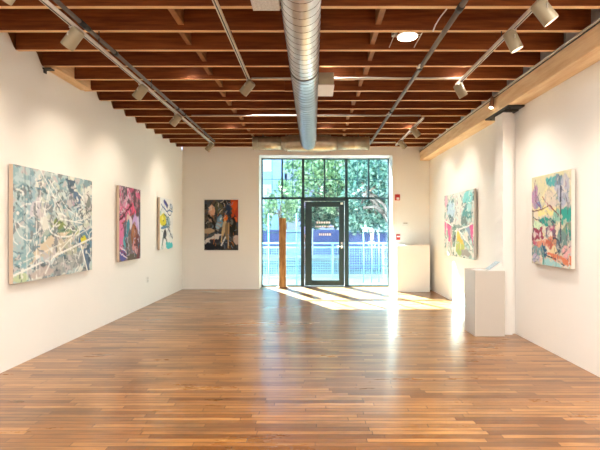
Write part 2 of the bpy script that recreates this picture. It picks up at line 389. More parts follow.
h = MB(); h.box(px(340.5), px(343), YW-.02, YW+.012, pz(204.5), pz(202.5)); h.build('door_contact', M['white'], leaf)
# small, unreadable white vinyl lettering on the door glass
dc = MB(); rj = random.Random(5)
for r_, (yy, x0, x1, hh) in enumerate(((222.5, 316.5, 330, .05), (226.5, 315.5, 332.5, .04), (234.5, 319, 330, .06))):
    x = px(x0)
    while x < px(x1):
        w = rj.uniform(.025, .05); dc.box(x, x+w, YW+.0285, YW+.0298, pz(yy)-hh/2, pz(yy)+hh/2); x += w+.018
dc.build('vinyl_lettering', M['decal'], leaf)

# ------------------------------------------------------------------ paintings
class Art:
    def __init__(s, w, h, res, bg, seed):
        s.w, s.h = w, h; s.nx = int(w/res); s.ny = int(h/res); s.rng = np.random.default_rng(seed)
        u = (np.arange(s.nx)+.5)/s.nx; v = 1-(np.arange(s.ny)+.5)/s.ny
        s.U, s.V = np.meshgrid(u, v); s.V = 1-s.V            # V = 0 at the top here
        s.V = np.meshgrid(u, (np.arange(s.ny)+.5)/s.ny)[1]
        s.a = np.ones((s.ny, s.nx, 3))*np.array(bg)
        s.as_ = w/h
    def noise(s, fx, fy, oct=3):
        out = np.zeros((s.ny, s.nx)); amp = 1; tot = 0
        for o in range(oct):
            gx, gy = int(fx*2**o)+2, int(fy*2**o)+2
            g = s.rng.random((gy+1, gx+1))
            x = s.U*(gx-1); y = s.V*(gy-1); xi = x.astype(int); yi = y.astype(int); tx = x-xi; ty = y-yi
            tx = tx*tx*(3-2*tx); ty = ty*ty*(3-2*ty)
            out += amp*((g[yi,xi]*(1-tx)+g[yi,xi+1]*tx)*(1-ty)+(g[yi+1,xi]*(1-tx)+g[yi+1,xi+1]*tx)*ty); tot += amp; amp *= .55
        return out/tot
    def blend(s, mask, col):
        mask = np.clip(mask, 0, 1)[..., None]; s.a = s.a*(1-mask)+np.array(col)*mask
    def patches(s, cols, fx, fy, thr=.56, soft=.05, alpha=.9):
        for c in cols:
            n = s.noise(fx, fy); s.blend(np.clip((n-thr)/soft, 0, 1)*alpha, c)
    def ell(s, cx, cy, rx, ry, col, rot=0, alpha=1, rough=.25, soft=.15):
        dx = (s.U-cx)*s.as_; dy = s.V-cy; c, n = math.cos(rot), math.sin(rot)
        x = (dx*c+dy*n)/(rx*s.as_); y = (-dx*n+dy*c)/ry
        d = np.sqrt(x*x+y*y)+(s.noise(7, 7)-.5)*rough*2
        s.blend(np.clip((1-d)/soft, 0, 1)*alpha, col)
    def poly(s, pts, col, alpha=1, rough=.01):
        n1 = (s.noise(9, 9)-.5)*rough*4; X = s.U+n1; Y = s.V+n1; ins = np.zeros(X.shape, bool); j = len(pts)-1
        for i in range(len(pts)):
            xi, yi = pts[i]; xj, yj = pts[j]
            c = ((yi > Y) != (yj > Y)) & (X < (xj-xi)*(Y-yi)/(yj-yi+1e-9)+xi); ins ^= c; j = i
        s.blend(ins*alpha, col)
    def line(s, pts, wd, col, alpha=1, gap=0):
        best = np.full(s.U.shape, 9.)
        for (x0, y0), (x1, y1) in zip(pts, pts[1:]):
            ax, ay, bx, by = x0*s.as_, y0, x1*s.as_, y1; dx, dy = bx-ax, by-ay
            t = np.clip(((s.U*s.as_-ax)*dx+(s.V-ay)*dy)/(dx*dx+dy*dy+1e-9), 0, 1)
            best = np.minimum(best, np.hypot(s.U*s.as_-ax-t*dx, s.V-ay-t*dy))
        mk = np.clip((wd-best)/(wd*.5)+.3, 0, 1)*alpha
        if gap: mk = mk*(s.noise(14, 14) > gap)
        s.blend(mk, col)
    def curve(s, cx, cy, rx, ry, a0, a1, wd, col, alpha=1, gap=0):
        s.line([(cx+rx*math.cos(a0+(a1-a0)*k/14), cy+ry*math.sin(a0+(a1-a0)*k/14)) for k in range(15)], wd, col, alpha, gap)
    def warp(s, amp, f=9):
        dx = (s.noise(f, f)-.5)*2*amp; dy = (s.noise(f, f)-.5)*2*amp
        xi = np.clip((s.U+dx/s.as_)*s.nx, 0, s.nx-1).astype(int); yi = np.clip((s.V+dy)*s.ny, 0, s.ny-1).astype(int)
        s.a = s.a[yi, xi]
    def scrib(s, n, cols, box, size, wd, alpha=.85):
        r = s.rng
        for k in range(n):
            x = r.uniform(box[0], box[2]); y = r.uniform(box[1], box[3]); a = r.uniform(0, 2*PI); b = a+r.uniform(-.9, .9); l = size*r.uniform(.4, 1.2)
            x1 = x+math.cos(a)*l; y1 = y+math.sin(a)*l; x2 = x1+math.cos(b)*l; y2 = y1+math.sin(b)*l
            s.line([(x, y), (x1, y1), (x2, y2)], wd*r.uniform(.5, 1.4), cols[int(r.integers(len(cols)))], alpha)

def srgb(r, g, b): return tuple(((c/255+.055)/1.055)**2.4 if c > 10 else c/255/12.92 for c in (r, g, b))
def art_city():
    A = Art(1.63, 1.27, .0105, srgb(178,196,196), 11); S = srgb
    A.patches([S(150,180,186), S(205,214,210), S(120,150,160), S(200,206,190), S(226,226,216)], 9, 8, .54)
    A.poly([(0,0),(.16,0),(.16,1),(0,1)], S(160,192,198), .7); A.poly([(.16,.02),(.24,.02),(.24,.6),(.16,.6)], S(150,182,196), .8)
    A.patches([S(190,210,212), S(120,158,168)], 14, 14, .6, alpha=.8)
    A.poly([(.18,.27),(.30,.26),(.30,.42),(.18,.44)], S(206,200,206), .9)
    A.ell(.48,.62,.22,.05,S(84,100,96),-.2,.6); A.ell(.56,.52,.18,.07,S(130,146,80),.15,.95); A.ell(.70,.56,.12,.05,S(168,176,104),.1,.9)
    A.ell(.62,.47,.15,.04,S(214,220,212),.4,.8)
    A.poly([(.30,.55),(.78,.50),(.78,.58),(.30,.66)], S(110,150,140), .55)
    A.poly([(.60,.06),(.74,.05),(.68,.25)], S(84,104,120)); A.poly([(.70,.16),(.82,.16),(.80,.34),(.75,.36)], S(96,120,146)); A.ell(.68,.24,.03,.05,S(180,160,176))
    A.ell(.88,.22,.035,.06,S(200,204,200)); A.ell(.93,.28,.05,.12,S(90,100,98),0,.8); A.ell(.90,.22,.025,.04,S(220,220,214)); A.ell(.94,.36,.03,.05,S(215,215,208))
    A.poly([(.80,.60),(.92,.50),(1,.56),(1,.75),(.82,.72)], S(104,140,160)); A.ell(.85,.68,.05,.05,S(60,108,150))
    A.poly([(.02,.82),(.42,.62),(.66,.56),(.28,.80)], S(214,200,174)); A.poly([(.30,.82),(.60,.60),(.74,.58),(.50,.80)], S(200,190,166), .9)
    A.ell(.66,.74,.10,.08,S(176,180,158),0,.9); A.ell(.88,.67,.045,.07,S(216,206,60)); A.ell(.86,.74,.02,.05,S(206,196,70))
    A.ell(.60,.88,.30,.09,S(156,160,158),-.1,.85); A.patches([S(196,190,190), S(130,136,140)], 16, 16, .62)
    A.poly([(.84,.78),(.98,.72),(.95,1),(.90,1)], S(96,118,142)); A.ell(.3,.93,.12,.05,S(196,180,172),-.1,.8); A.ell(.07,.96,.09,.05,S(190,206,164))
    A.ell(.12,.80,.10,.05,S(130,176,184),-.5,.8)
    A.patches([S(60,84,92)], 16, 14, .70, alpha=.7)
    A.warp(.05)
    WH = S(238,238,232)
    A.curve(.16,.48,.14,.16,0,2*PI,.006,WH,.85,.42); A.line([(.0,.86),(.30,.76),(.62,.66),(.98,.52)], .005, WH, .8, .4); A.line([(.0,.93),(.45,.80),(1,.64)], .011, WH, .95, .3)
    A.line([(.34,.95),(.42,.82)], .01, WH,.8); A.line([(.72,.60),(.40,.84)], .006, WH); A.line([(.28,.0),(.58,.42)], .006, WH, .8); A.line([(.42,.02),(.30,.5)], .007, WH, .7)
    A.line([(.38,.08),(.62,.34),(.84,.44)], .006, WH,.8); A.line([(.24,.16),(.24,.98)], .008, WH, .8, .4); A.line([(.285,.1),(.275,.95)], .008, S(216,208,204), .8)
    A.line([(.86,.08),(.78,.70)], .007, WH, .9, .4); A.line([(.82,.72),(.92,1.0)], .012, WH); A.line([(.40,.56),(.52,.44),(.84,.48)], .007, WH, .9); A.curve(.58,.52,.20,.10,0,PI,.009,WH,.9)
    A.line([(.14,.98),(.14,.5)], .006, WH, .8); A.line([(.12,0),(.12,.6)], .005, S(96,120,130), .8); A.line([(.18,.0),(.18,.3)], .004, S(96,120,130), .7)
    A.scrib(60, [WH, WH, S(110,130,138), S(206,214,214)], (.3,.05,.95,.95), .05, .007); A.scrib(26, [WH, S(96,134,150)], (.02,.1,.3,.9), .05, .006)
    A.patches([S(52,74,84)], 20, 14, .75, alpha=.6); A.patches([S(236,236,230)], 20, 14, .72, alpha=.85)
    A.scrib(40, [S(60,72,70)], (.4,.1,1,.65), .03, .005)
    return A
def art_pink():
    A = Art(.85, 1.25, .0105, srgb(205,140,165), 21); S = srgb
    A.poly([(0,0),(1,0),(1,.42),(0,.5)], S(222,120,160)); A.patches([S(236,150,180), S(200,90,130), S(214,190,206)], 8, 10, .58)
    A.ell(.70,.28,.28,.14,S(232,96,134)); A.ell(.25,.17,.18,.10,S(196,176,196),.3,.7); A.ell(.78,.25,.04,.03,S(130,50,70))
    A.patches([S(130,90,120)], 18, 22, .70, alpha=.5)
    A.poly([(0,.46),(1,.42),(1,1),(0,1)], S(124,110,118)); A.patches([S(96,92,110), S(150,120,130), S(80,70,76)], 9, 12, .56)
    A.poly([(.0,.44),(.18,.40),(.16,.85),(0,.86)], S(214,120,160)); A.line([(.02,.46),(.30,.34),(.58,.24)], .018, S(96,34,48)); A.line([(.10,.50),(.42,.40),(.66,.34)], .012, S(180,70,80))
    A.ell(.42,.42,.12,.06,S(216,190,180)); A.ell(.52,.50,.10,.12,S(220,206,214)); A.ell(.74,.48,.12,.14,S(196,166,216)); A.line([(.85,.42),(.95,.70)], .03, S(206,196,226))
    A.ell(.36,.58,.09,.16,S(70,140,160),.35); A.ell(.22,.76,.07,.10,S(90,170,180),-.3); A.ell(.28,.62,.03,.12,S(40,84,110),.3)
    A.ell(.68,.66,.15,.18,S(150,92,66),.1); A.ell(.64,.60,.06,.10,S(180,120,84)); A.ell(.85,.82,.14,.2,S(112,66,66)); A.ell(.46,.78,.12,.14,S(120,112,106))
    A.ell(.66,.80,.08,.07,S(206,140,140)); A.ell(.78,.86,.08,.06,S(214,150,150)); A.ell(.70,.80,.03,.02,S(50,40,44))
    A.ell(.18,.93,.16,.09,S(88,90,160)); A.ell(.6,.96,.25,.05,S(96,90,80)); A.ell(.97,.5,.05,.25,S(90,100,126))
    for k in range(4): A.line([(.04,.78+.035*k),(.34,.84+.04*k)], .008, S(232,214,226) if k % 2 else S(140,60,100))
    A.warp(.03)
    A.scrib(40, [S(240,200,214), S(130,70,100), S(236,226,232), S(228,120,160)], (.03,.03,.6,.40), .04, .005); A.scrib(50, [S(56,46,56), S(190,180,196), S(60,110,130)], (.1,.45,.97,.97), .06, .007)
    return A
def art_yellow():
    A = Art(.82, 1.09, .0105, srgb(232,234,234), 31); S = srgb
    A.patches([S(214,222,226), S(240,240,238)], 6, 8, .6)
    A.line([(.32,.06),(.52,.15)], .045, S(66,72,150)); A.line([(.36,.05),(.60,.14)], .012, S(40,44,90)); A.ell(.85,.14,.12,.05,S(170,190,214),.3,.8); A.curve(.85,.15,.10,.05,0,5,.01,S(70,90,120))
    A.line([(.12,.14),(.3,.2),(.5,.26),(.7,.22),(.92,.25)], .016, S(90,120,170)); A.curve(.7,.27,.14,.06,0,4,.011,S(60,84,130))
    A.ell(.24,.43,.26,.13,S(220,208,60)); A.ell(.20,.40,.10,.05,S(236,228,110)); A.curve(.28,.43,.26,.11,-1.4,1.8,.014,S(70,110,90)); A.ell(.24,.44,.04,.02,S(90,120,60))
    A.ell(.62,.48,.13,.12,S(150,190,200),.4,.8); A.curve(.60,.46,.12,.10,0,5.5,.012,S(60,110,130)); A.ell(.30,.57,.28,.03,S(90,130,170),-.1); A.line([(.5,.52),(.8,.70),(.95,.78)], .02, S(110,120,136))
    A.line([(.55,.40),(.72,.58),(.80,.72)], .012, S(60,70,90)); A.ell(.36,.70,.13,.09,S(56,60,66)); A.line([(.30,.70),(.14,.95)], .02, S(70,76,80)); A.line([(.40,.72),(.54,.92)], .016, S(90,100,100)); A.line([(.22,.74),(.14,.9),(.16,.98)], .02, S(170,196,190))
    A.ell(.72,.93,.32,.07,S(80,196,206)); A.ell(.50,.88,.10,.04,S(90,186,190)); A.ell(.06,.30,.05,.05,S(150,196,190))
    A.warp(.015)
    A.scrib(26, [S(60,84,120), S(110,160,170), S(90,96,100)], (.1,.08,.95,.9), .06, .006)
    return A
def art_dark():
    A = Art(.84, 1.25, .0105, srgb(52,54,56), 41); S = srgb
    A.patches([S(70,78,82), S(36,36,38), S(96,84,70), S(60,70,84)], 7, 9, .56)
    A.poly([(.78,.0),(1,.0),(1,.34),(.80,.40)], S(184,70,26)); A.patches([S(40,44,50)], 8, 8, .68)
    A.ell(.88,.12,.12,.10,S(210,84,30)); A.ell(.90,.40,.10,.06,S(216,90,24)); A.ell(.95,.28,.08,.06,S(170,60,30)); A.ell(.70,.16,.07,.14,S(30,50,80))
    A.ell(.20,.22,.09,.14,S(216,170,140)); A.ell(.17,.16,.05,.06,S(226,200,176)); A.ell(.18,.36,.05,.12,S(170,140,120),-.2); A.ell(.42,.16,.13,.12,S(96,96,72),0,.8)
    A.line([(.14,.32),(.34,.54)], .03, S(22,22,24)); A.ell(.46,.42,.10,.12,S(110,150,176)); A.ell(.40,.50,.08,.07,S(150,180,196)); A.ell(.47,.38,.03,.03,S(206,222,228))
    A.ell(.16,.62,.2,.05,S(176,150,120),-.2); A.poly([(0,.80),(.40,.68),(.56,.70),(.0,.90)], S(206,200,196)); A.ell(.22,.92,.28,.07,S(24,26,34)); A.ell(.60,.86,.1,.1,S(50,56,70)); A.ell(.35,.8,.2,.04,S(40,44,54),-.3)
    A.warp(.04)
    A.ell(.63,.36,.06,.06,S(226,110,36)); A.ell(.60,.42,.04,.05,S(236,150,70)); A.ell(.58,.56,.06,.18,S(196,170,130),.15); A.ell(.66,.62,.06,.18,S(130,110,80)); A.ell(.83,.52,.12,.2,S(26,26,24)); A.ell(.80,.44,.05,.06,S(120,120,110),0,.7)
    A.ell(.93,.58,.03,.1,S(70,60,40)); A.ell(.94,.80,.09,.1,S(190,170,160)); A.ell(.78,.90,.08,.10,S(60,50,44)); A.line([(.53,.62),(.5,.84)], .012, S(206,180,130)); A.line([(.72,.46),(.70,.95)], .012, S(200,160,110), .8)
    A.line([(.5,.9),(.62,.74)], .014, S(214,214,210)); A.scrib(60, [S(206,196,180), S(20,20,22), S(120,140,160), S(180,110,60)], (.05,.05,.95,.95), .05, .006)
    return A
def art_pastel():
    A = Art(1.68, 1.26, .0105, srgb(206,210,204), 51); S = srgb
    A.patches([S(190,206,204), S(220,214,214), S(150,180,170), S(230,226,214)], 10, 8, .55)
    A.ell(.25,.25,.16,.18,S(180,206,222)); A.ell(.25,.40,.12,.05,S(120,140,150),.2); A.poly([(.38,.0),(.62,.0),(.60,.5),(.42,.5)], S(216,216,208)); A.line([(.44,.05),(.42,.5)], .01, S(130,140,140))
    A.ell(.82,.12,.18,.1,S(130,206,206)); A.ell(.80,.34,.16,.14,S(100,160,160)); A.ell(.70,.48,.12,.12,S(120,140,136)); A.ell(.86,.26,.08,.06,S(170,216,216)); A.ell(.80,.54,.15,.04,S(150,184,180))
    A.patches([S(80,120,120), S(196,226,222)], 16, 16, .64, alpha=.8); A.ell(.08,.1,.05,.12,S(220,180,200))
    A.poly([(.0,.42),(.08,.44),(.08,.68),(.02,.66)], S(216,150,180)); A.poly([(.12,.46),(.28,.54),(.24,.80),(.16,.78)], S(226,110,156)); A.poly([(.22,.6),(.30,.5),(.34,.7),(.26,.9)], S(196,170,170)); A.ell(.06,.5,.04,.1,S(226,130,170))
    A.poly([(.86,.50),(.98,.52),(.96,.84)], S(226,104,156)); A.poly([(.76,.56),(.86,.52),(.92,.76)], S(150,170,190)); A.poly([(.52,.58),(.72,.80),(.44,.80)], S(226,196,90)); A.poly([(.50,.54),(.58,.66),(.46,.70)], S(216,206,110)); A.poly([(.46,.76),(.72,.78),(.74,.92),(.44,.92)], S(186,196,110))
    A.poly([(.30,.50),(.44,.52),(.42,.86),(.30,.82)], S(130,160,144)); A.ell(.37,.72,.05,.06,S(100,100,110)); A.ell(.72,.92,.18,.05,S(160,156,150)); A.ell(.55,.92,.08,.05,S(160,186,120)); A.ell(.42,.52,.2,.04,S(96,130,120),0,.7)
    A.warp(.04)
    WH = S(240,238,230); A.line([(.0,.42),(.34,.52)], .014, WH); A.line([(.48,.56),(.95,.84)], .014, WH); A.line([(.94,.50),(.40,.60)], .012, WH); A.line([(.06,.62),(.22,.94)], .010, WH); A.line([(.48,.56),(.38,.96)], .012, WH); A.line([(.30,.60),(.26,.95)], .009, S(210,190,150))
    A.warp(.012)
    A.scrib(60, [WH, S(90,110,110), S(190,206,200), S(206,130,160)], (.03,.05,.97,.95), .04, .006)
    return A
def art_garden():
    A = Art(.85, 1.09, .0085, srgb(206,196,170), 61); S = srgb
    A.patches([S(220,206,160), S(196,186,186), S(226,214,190)], 7, 8, .55); A.poly([(.0,.0),(1,.0),(1,.28),(0,.34)], S(206,206,166), .6)
    A.ell(.10,.25,.12,.14,S(176,140,170)); A.ell(.22,.34,.08,.05,S(130,140,180)); A.ell(.60,.08,.20,.06,S(90,170,170)); A.ell(.80,.20,.18,.16,S(176,180,196)); A.ell(.72,.10,.1,.07,S(120,140,160)); A.ell(.45,.24,.16,.10,S(226,216,160),0,.8); A.ell(.40,.40,.3,.06,S(232,220,150)); A.ell(.50,.28,.2,.1,S(206,190,190),.4,.6)
    A.ell(.38,.52,.24,.05,S(46,150,136),.06); A.ell(.55,.54,.1,.05,S(30,110,110)); A.ell(.88,.46,.14,.10,S(50,160,146),-.3); A.ell(.18,.56,.14,.06,S(206,226,190)); A.ell(.65,.46,.12,.07,S(140,190,170)); A.ell(.92,.6,.1,.08,S(120,150,120))
    A.poly([(.02,.60),(.32,.56),(.34,.70),(.02,.74)], S(150,60,84)); A.ell(.10,.66,.06,.03,S(226,200,206)); A.ell(.24,.66,.05,.04,S(226,190,200)); A.poly([(.38,.58),(.66,.56),(.68,.68),(.40,.70)], S(120,90,110)); A.ell(.50,.66,.08,.04,S(226,216,206)); A.ell(.58,.60,.07,.03,S(190,90,130))
    A.poly([(.05,.74),(.60,.70),(.66,.80),(.10,.82)], S(216,146,120)); A.ell(.50,.76,.14,.04,S(190,84,60),0,.8); A.ell(.62,.72,.08,.07,S(196,140,110)); A.ell(.10,.76,.08,.03,S(196,80,110)); A.ell(.80,.72,.12,.14,S(110,140,136)); A.ell(.70,.78,.06,.08,S(90,110,120)); A.ell(.95,.66,.05,.06,S(60,140,130))
    A.ell(.20,.84,.2,.06,S(120,160,164)); A.ell(.35,.86,.08,.07,S(40,90,120)); A.ell(.88,.82,.14,.05,S(226,170,170)); A.ell(.60,.84,.14,.04,S(226,206,160)); 
    A.a = A.a  # lower third: salmon ground, teal stream
    A.poly([(.42,.86),(1,.88),(1,.97),(.80,.96),(.46,.91)], S(216,126,90)); A.poly([(.36,.93),(.8,.96),(1,.97),(1,1),(.30,1)], S(160,206,206)); A.ell(.12,.94,.14,.05,S(190,180,206)); A.ell(.25,.96,.08,.03,S(226,200,180)); A.ell(.86,.985,.14,.015,S(236,226,214))
    A.warp(.045)
    D = S(64,60,76)
    A.line([(.02,.4),(.3,.38),(.5,.34),(.72,.46)], .008, S(120,80,80)); A.line([(.76,.16),(.76,.72)], .012, D); A.line([(.30,.24),(.46,.34),(.60,.40)], .006, S(176,90,90)); A.line([(.10,.1),(.14,.3),(.26,.36)], .008, S(140,80,120)); A.line([(.04,.4),(.04,.9)], .008, D)
    A.line([(.04,.46),(.28,.53)], .006, D); A.line([(.32,.82),(.34,.99)], .016, S(96,150,140)); A.line([(.30,.76),(.36,.9)], .01, S(40,80,110)); A.curve(.58,.78,.16,.08,-1.5,1.2,.010,D); A.line([(.42,.90),(.62,.92),(.84,.97)], .008, D); A.line([(.80,.86),(.95,.78)], .007, D); A.line([(.66,.40),(.70,.1)], .005, S(130,120,110))
    A.patches([S(196,186,180), S(150,150,150), S(226,214,190)], 12, 14, .68, alpha=.5); A.patches([S(96,110,120), S(110,150,146)], 18, 20, .74, alpha=.7)
    A.warp(.012)
    A.scrib(75, [D, S(150,96,110), S(226,216,200), S(90,140,140), S(90,96,110)], (.03,.03,.97,.97), .05, .0045, .75)
    return A

def art_mat(name):
    m, nt, b = newmat(name); a = N(nt, 'ShaderNodeVertexColor'); a.layer_name = 'paint'
    nt.links.new(a.outputs[0], b.inputs['Base Color']); b.inputs['Roughness'].default_value = .6; b.inputs['Specular IOR Level'].default_value = .25
    return m
def painting(A, origin, udir, z0, z1, length, out, label, side, depth=.045, gap=.022, white_frame=False):
    """origin = (x, y) of the picture's left edge on its front plane; udir = unit 2D direction left to right; out = unit 2D normal into the room"""
    t = thing('painting', label, 'painting', (origin[0]+udir[0]*length/2, origin[1]+udir[1]*length/2, z0)); t['_t'] = 1
    def P(u, d, z): return (origin[0]+udir[0]*u+out[0]*d, origin[1]+udir[1]*u+out[1]*d, z)
    nx, ny = A.nx, A.ny; vs = []; fs = []
    for j in range(ny):
        for i in range(nx):
            vs.append(P(length*(i+.0)/(nx-1), 0.0008, z1-(z1-z0)*j/(ny-1)))
    for j in range(ny-1):
        for i in range(nx-1): fs.append((j*nx+i, j*nx+i+1, (j+1)*nx+i+1, (j+1)*nx+i))
    me = bpy.data.meshes.new('canvas'); me.from_pydata(vs, [], fs); at = me.color_attributes.new('paint', 'FLOAT_COLOR', 'POINT')
    arr = np.ones((ny*nx, 4), np.float32); arr[:, :3] = A.a.reshape(-1, 3); at.data.foreach_set('color', arr.ravel())
    me.materials.append(art_mat('paint_'+str(len(bpy.data.materials)))); o = bpy.data.objects.new('canvas', me); COL.objects.link(o)
    o.parent = t; o.matrix_parent_inverse = Matrix.Translation(t.location).inverted()
    if white_frame: o['label'] = 'painted canvas'
    def slab(mb, u0, u1, d0, d1, za, zb):
        c = [P(u, d, z) for z in (za, zb) for (u, d) in ((u0, d0), (u1, d0), (u1, d1), (u0, d1))]
        mb.add(c, [(0,1,2,3),(4,5,6,7),(0,1,5,4),(1,2,6,5),(2,3,7,6),(3,0,4,7)])
    s = MB(); slab(s, 0, length, -depth, 0, z0, z1); s.build('stretcher', side, t, bevel=.004)
    s = MB(); slab(s, .08, length-.08, -depth-gap, -depth, z0+.1, z1-.1); s.build('hanging_cleat', M['canvas_side'], t)
    if white_frame:
        s = MB(); e = .03
        slab(s, -e, 0, -depth, .012, z0-e, z1+e); slab(s, length, length+e, -depth, .012, z0-e, z1+e); slab(s, 0, length, -depth, .012, z0-e, z0); slab(s, 0, length, -depth, .012, z1, z1+e)
        s.build('frame', M['white'], t)
XFL = XL+.067; XFR = XR-.067
kL = (-XFL)/3.14; kR = XFR/2.82
painting(art_city(), (XFL, 4.50*kL), (0, 1), .915, 2.19, 1.63, (1, 0), 'large blue and grey abstract painting nearest on the left wall', M['canvas_side'])
painting(art_pink(), (XFL, 6.97*kL), (0, 1), .96, 2.22, .86, (1, 0), 'tall pink abstract painting, middle of the three on the left wall', M['canvas_side'])
painting(art_yellow(), (XFL, 8.82*kL), (0, 1), 1.06, 2.16, .83, (1, 0), 'white abstract painting with a yellow blob, farthest on the left wall', M['canvas_side'])
painting(art_dark(), ((204.8-CX)*YB/F, YB-.04), (1, 0), .975, 2.225, .84, (0, -1), 'dark figure painting with orange corner in a thin white frame on the back wall', M['canvas_side'], depth=.025, gap=.014, white_frame=True)
painting(art_pastel(), (XFR, 9.22*kR), (0, -1), .955, 2.21, 9.22*kR-7.53*kR, (-1, 0), 'pastel abstract painting with pink and yellow, farther one on the right wall', M['canvas_side_white'])
painting(art_garden(), (XFR, 5.54*kR), (0, -1), 1.06, 2.16, .85, (-1, 0), 'abstract garden painting with teal trees, nearest on the right wall', M['canvas_side_white'])

# ------------------------------------------------------------------ duct
duct = thing('spiral_duct', 'round galvanised spiral duct hanging along the middle of the ceiling', 'duct', (-.1, 6, 3.29)); duct['_t'] = 1
DX, DZ, DR = -.096, 3.285, .159
m = MB(); m.tube([(DX, y, DZ) for y in (YF+.12, 4.7, 8.85)], DR, 48); m.build('duct_run', M['galv'], duct, smooth=True)
pts = []; n = 24; pitch = .116; y = 1.0
while y < 8.8:
    a = 2*PI*(y/pitch); pts.append((DX+math.cos(a)*(DR+.001), y, DZ+math.sin(a)*(DR+.001))); y += pitch/n
m = MB(); m.tube(pts, .0028, 4); o = m.build('spiral_seam', M['seam'], duct, smooth=True)
m = MB(); m.tube([(DX, 4.70, DZ), (DX, 4.745, DZ)], DR+.006, 48); m.build('coupling', M['seam'], duct, smooth=True)
YT = 9.03; ZT = 3.30
tee = thing('branch_duct', 'short horizontal branch duct crossing below the joists above the window', 'duct', (-.06, YT, ZT)); tee['_t'] = 1
m = MB(); m.tube([(x, YT, ZT) for x in (-.66, -.56, -.50, -.10, .30, .40, .50)], [.135, .145, .170, .172, .170, .145, .135], 40); m.build('tee_fitting', M['galv_t'], tee, smooth=True)
m = MB(); m.tube([(-1.26, YT, ZT), (-.655, YT, ZT)], .133, 40); m.build('duct_arm', M['galv_t'], tee, smooth=True)
m = MB(); m.tube([(.495, YT, ZT), (1.18, YT, ZT)], .133, 40); m.build('duct_arm', M['galv_t'], tee, smooth=True)
for x in (-1.25,-1.13,-1.0,-.87,-.74,-.56,-.48,.28,.36,.50,.62,.74,.86,.98,1.10,1.17):
    r = .135 if abs(x+.08) > .5 else .172
    m = MB(); m.tube([(x-.006, YT, ZT), (x+.006, YT, ZT)], r+.005, 40); m.build('duct_rib', M['galv_t'], tee, smooth=True)
for x in (-1.05, .95): m = MB(); m.box(x-.012, x+.012, YT-.003, YT+.003, ZT+.13, ZJ+.05); m.build('hanger_strap', M['steel'], tee)
# registers on the duct
v = thing('air_register', 'small brown and white air register box on the right side of the duct', 'air vent', (.16, 5.3, 3.2)); v['_t'] = 1
m = MB(); m.box(.066, .248, 5.08, 5.50, 3.205, 3.35); m.build('register_box', M['taupe'], v, bevel=.003)
m = MB(); m.box(.060, .252, 5.082, 5.498, 3.196, 3.206); g = m.build('grille', M['white'], v)
v = thing('air_register', 'grey speckled air register box on the left side of the duct, nearest the camera', 'air vent', (-.36, 3.2, 3.2)); v['_t'] = 1
m = MB(); m.box(-.46, -.258, 3.02, 3.34, 3.21, 3.36); m.build('register_box', M['grey'], v, bevel=.003)
m = MB(); m.box(-.465, -.257, 3.015, 3.345, 3.198, 3.211)
for k in range(7): m.box(-.45+k*.029, -.44+k*.029, 3.03, 3.33, 3.193, 3.199)
m.build('grille', M['grey'], v)

# ------------------------------------------------------------------ pipes, tracks, lamps
def pipe(name, pts, r, mat, label, cat, group=None, fit=()):
    m = MB(); m.tube(pts, r, 12); o = m.build(name, mat, smooth=True); tag(o, label, cat, group)
    if fit:
        for (p, q, rr) in fit:
            f = MB(); f.tube([p, q], rr, 12)
            f.build('coupling', M['black'], o, smooth=True)
    return o
zc = EYE+1.90
pipe('ceiling_pipe', [(-2.135, 1.0, zc), (-2.135, 9.3, zc)], .020, M['pipe'], 'dark metal pipe running just above the left light track', 'pipe',
     fit=[((-2.135, y, zc), (-2.135, y+l, zc), .027) for y, l in ((3.93,.16),(4.62,.05),(6.75,.05),(7.1,.05))])
zs = EYE+1.885
pipe('sprinkler_pipe', [(1.255, 1.0, zs), (1.255, 9.8, zs)], .024, M['pipe'], 'dark sprinkler pipe running front to back right of the duct', 'pipe',
     fit=[((1.255, y, zs), (1.255, y+l, zs), .031) for y, l in ((3.62,.09),(5.0,.05),(6.85,.08))])
for y, lab in ((4.9, 'small brass sprinkler head on the dark pipe, nearer to the camera'), (6.9, 'small brass sprinkler head on the dark pipe, farther from the camera')):
    m = MB(); m.tube([(1.22, y, zs-.01), (1.20, y, zs-.04)], .010, 8); m.tube([(1.20, y, zs-.04), (1.20, y, zs-.05)], .022, 10)
    tag(m.build('fire_sprinkler', M['conduit']), lab, 'sprinkler')
pipe('cross_conduit', [(-.80, 5.60, ZJ+.0025), (2.0, 5.60, ZJ+.0025)], .013, M['conduit'], 'pale conduit crossing the ceiling between the two short light tracks', 'conduit')
pipe('cross_conduit', [(-2.10, 7.44, ZJ+.0025), (1.86, 7.44, ZJ+.0025)], .013, M['conduit'], 'pale conduit crossing the ceiling before the branch duct, ending at the far right track', 'conduit')
pipe('cross_conduit', [(1.27, 9.52, zc+.02), (1.83, 9.52, zc+.02)], .013, M['conduit'], 'short pale conduit joining the sprinkler pipe to the far right track', 'conduit')

def spot(parent, loc, aim, power, ang=95):
    l = bpy.data.lights.new('lamp', 'SPOT'); l.energy = power; l.color = LAMP_COL; l.spot_size = math.radians(ang); l.spot_blend = 1.0; l.shadow_soft_size = .05
    o = bpy.data.objects.new('lamp', l); COL.objects.link(o); o.parent = parent
    o.location = Vector(loc)-parent.location; o.rotation_euler = Vector(aim).to_track_quat('-Z', 'Y').to_euler()
def track(pts, label, group='light tracks'):
    m = MB(); (x0, y0, z), (x1, y1, _) = pts
    m.box(x0-.018, x0+.018, y0, y1, z-.017, z+.017); t = m.build('light_track', M['track'], bevel=.003); tag(t, label, 'light track')
    s = MB(); s.box(x0-.006, x0+.006, y0+.02, y1-.02, z-.0185, z-.0165); s.build('track_slot', M['black'], t)
    y = y0+.3
    while y < y1:
        h = MB(); h.tube([(x0, y, z+.015), (x0, y, ZJ+.03 if z < ZJ else z+.05)], .005, 6); y += 1.38
        h.build('hanger_rod', M['steel'], t)
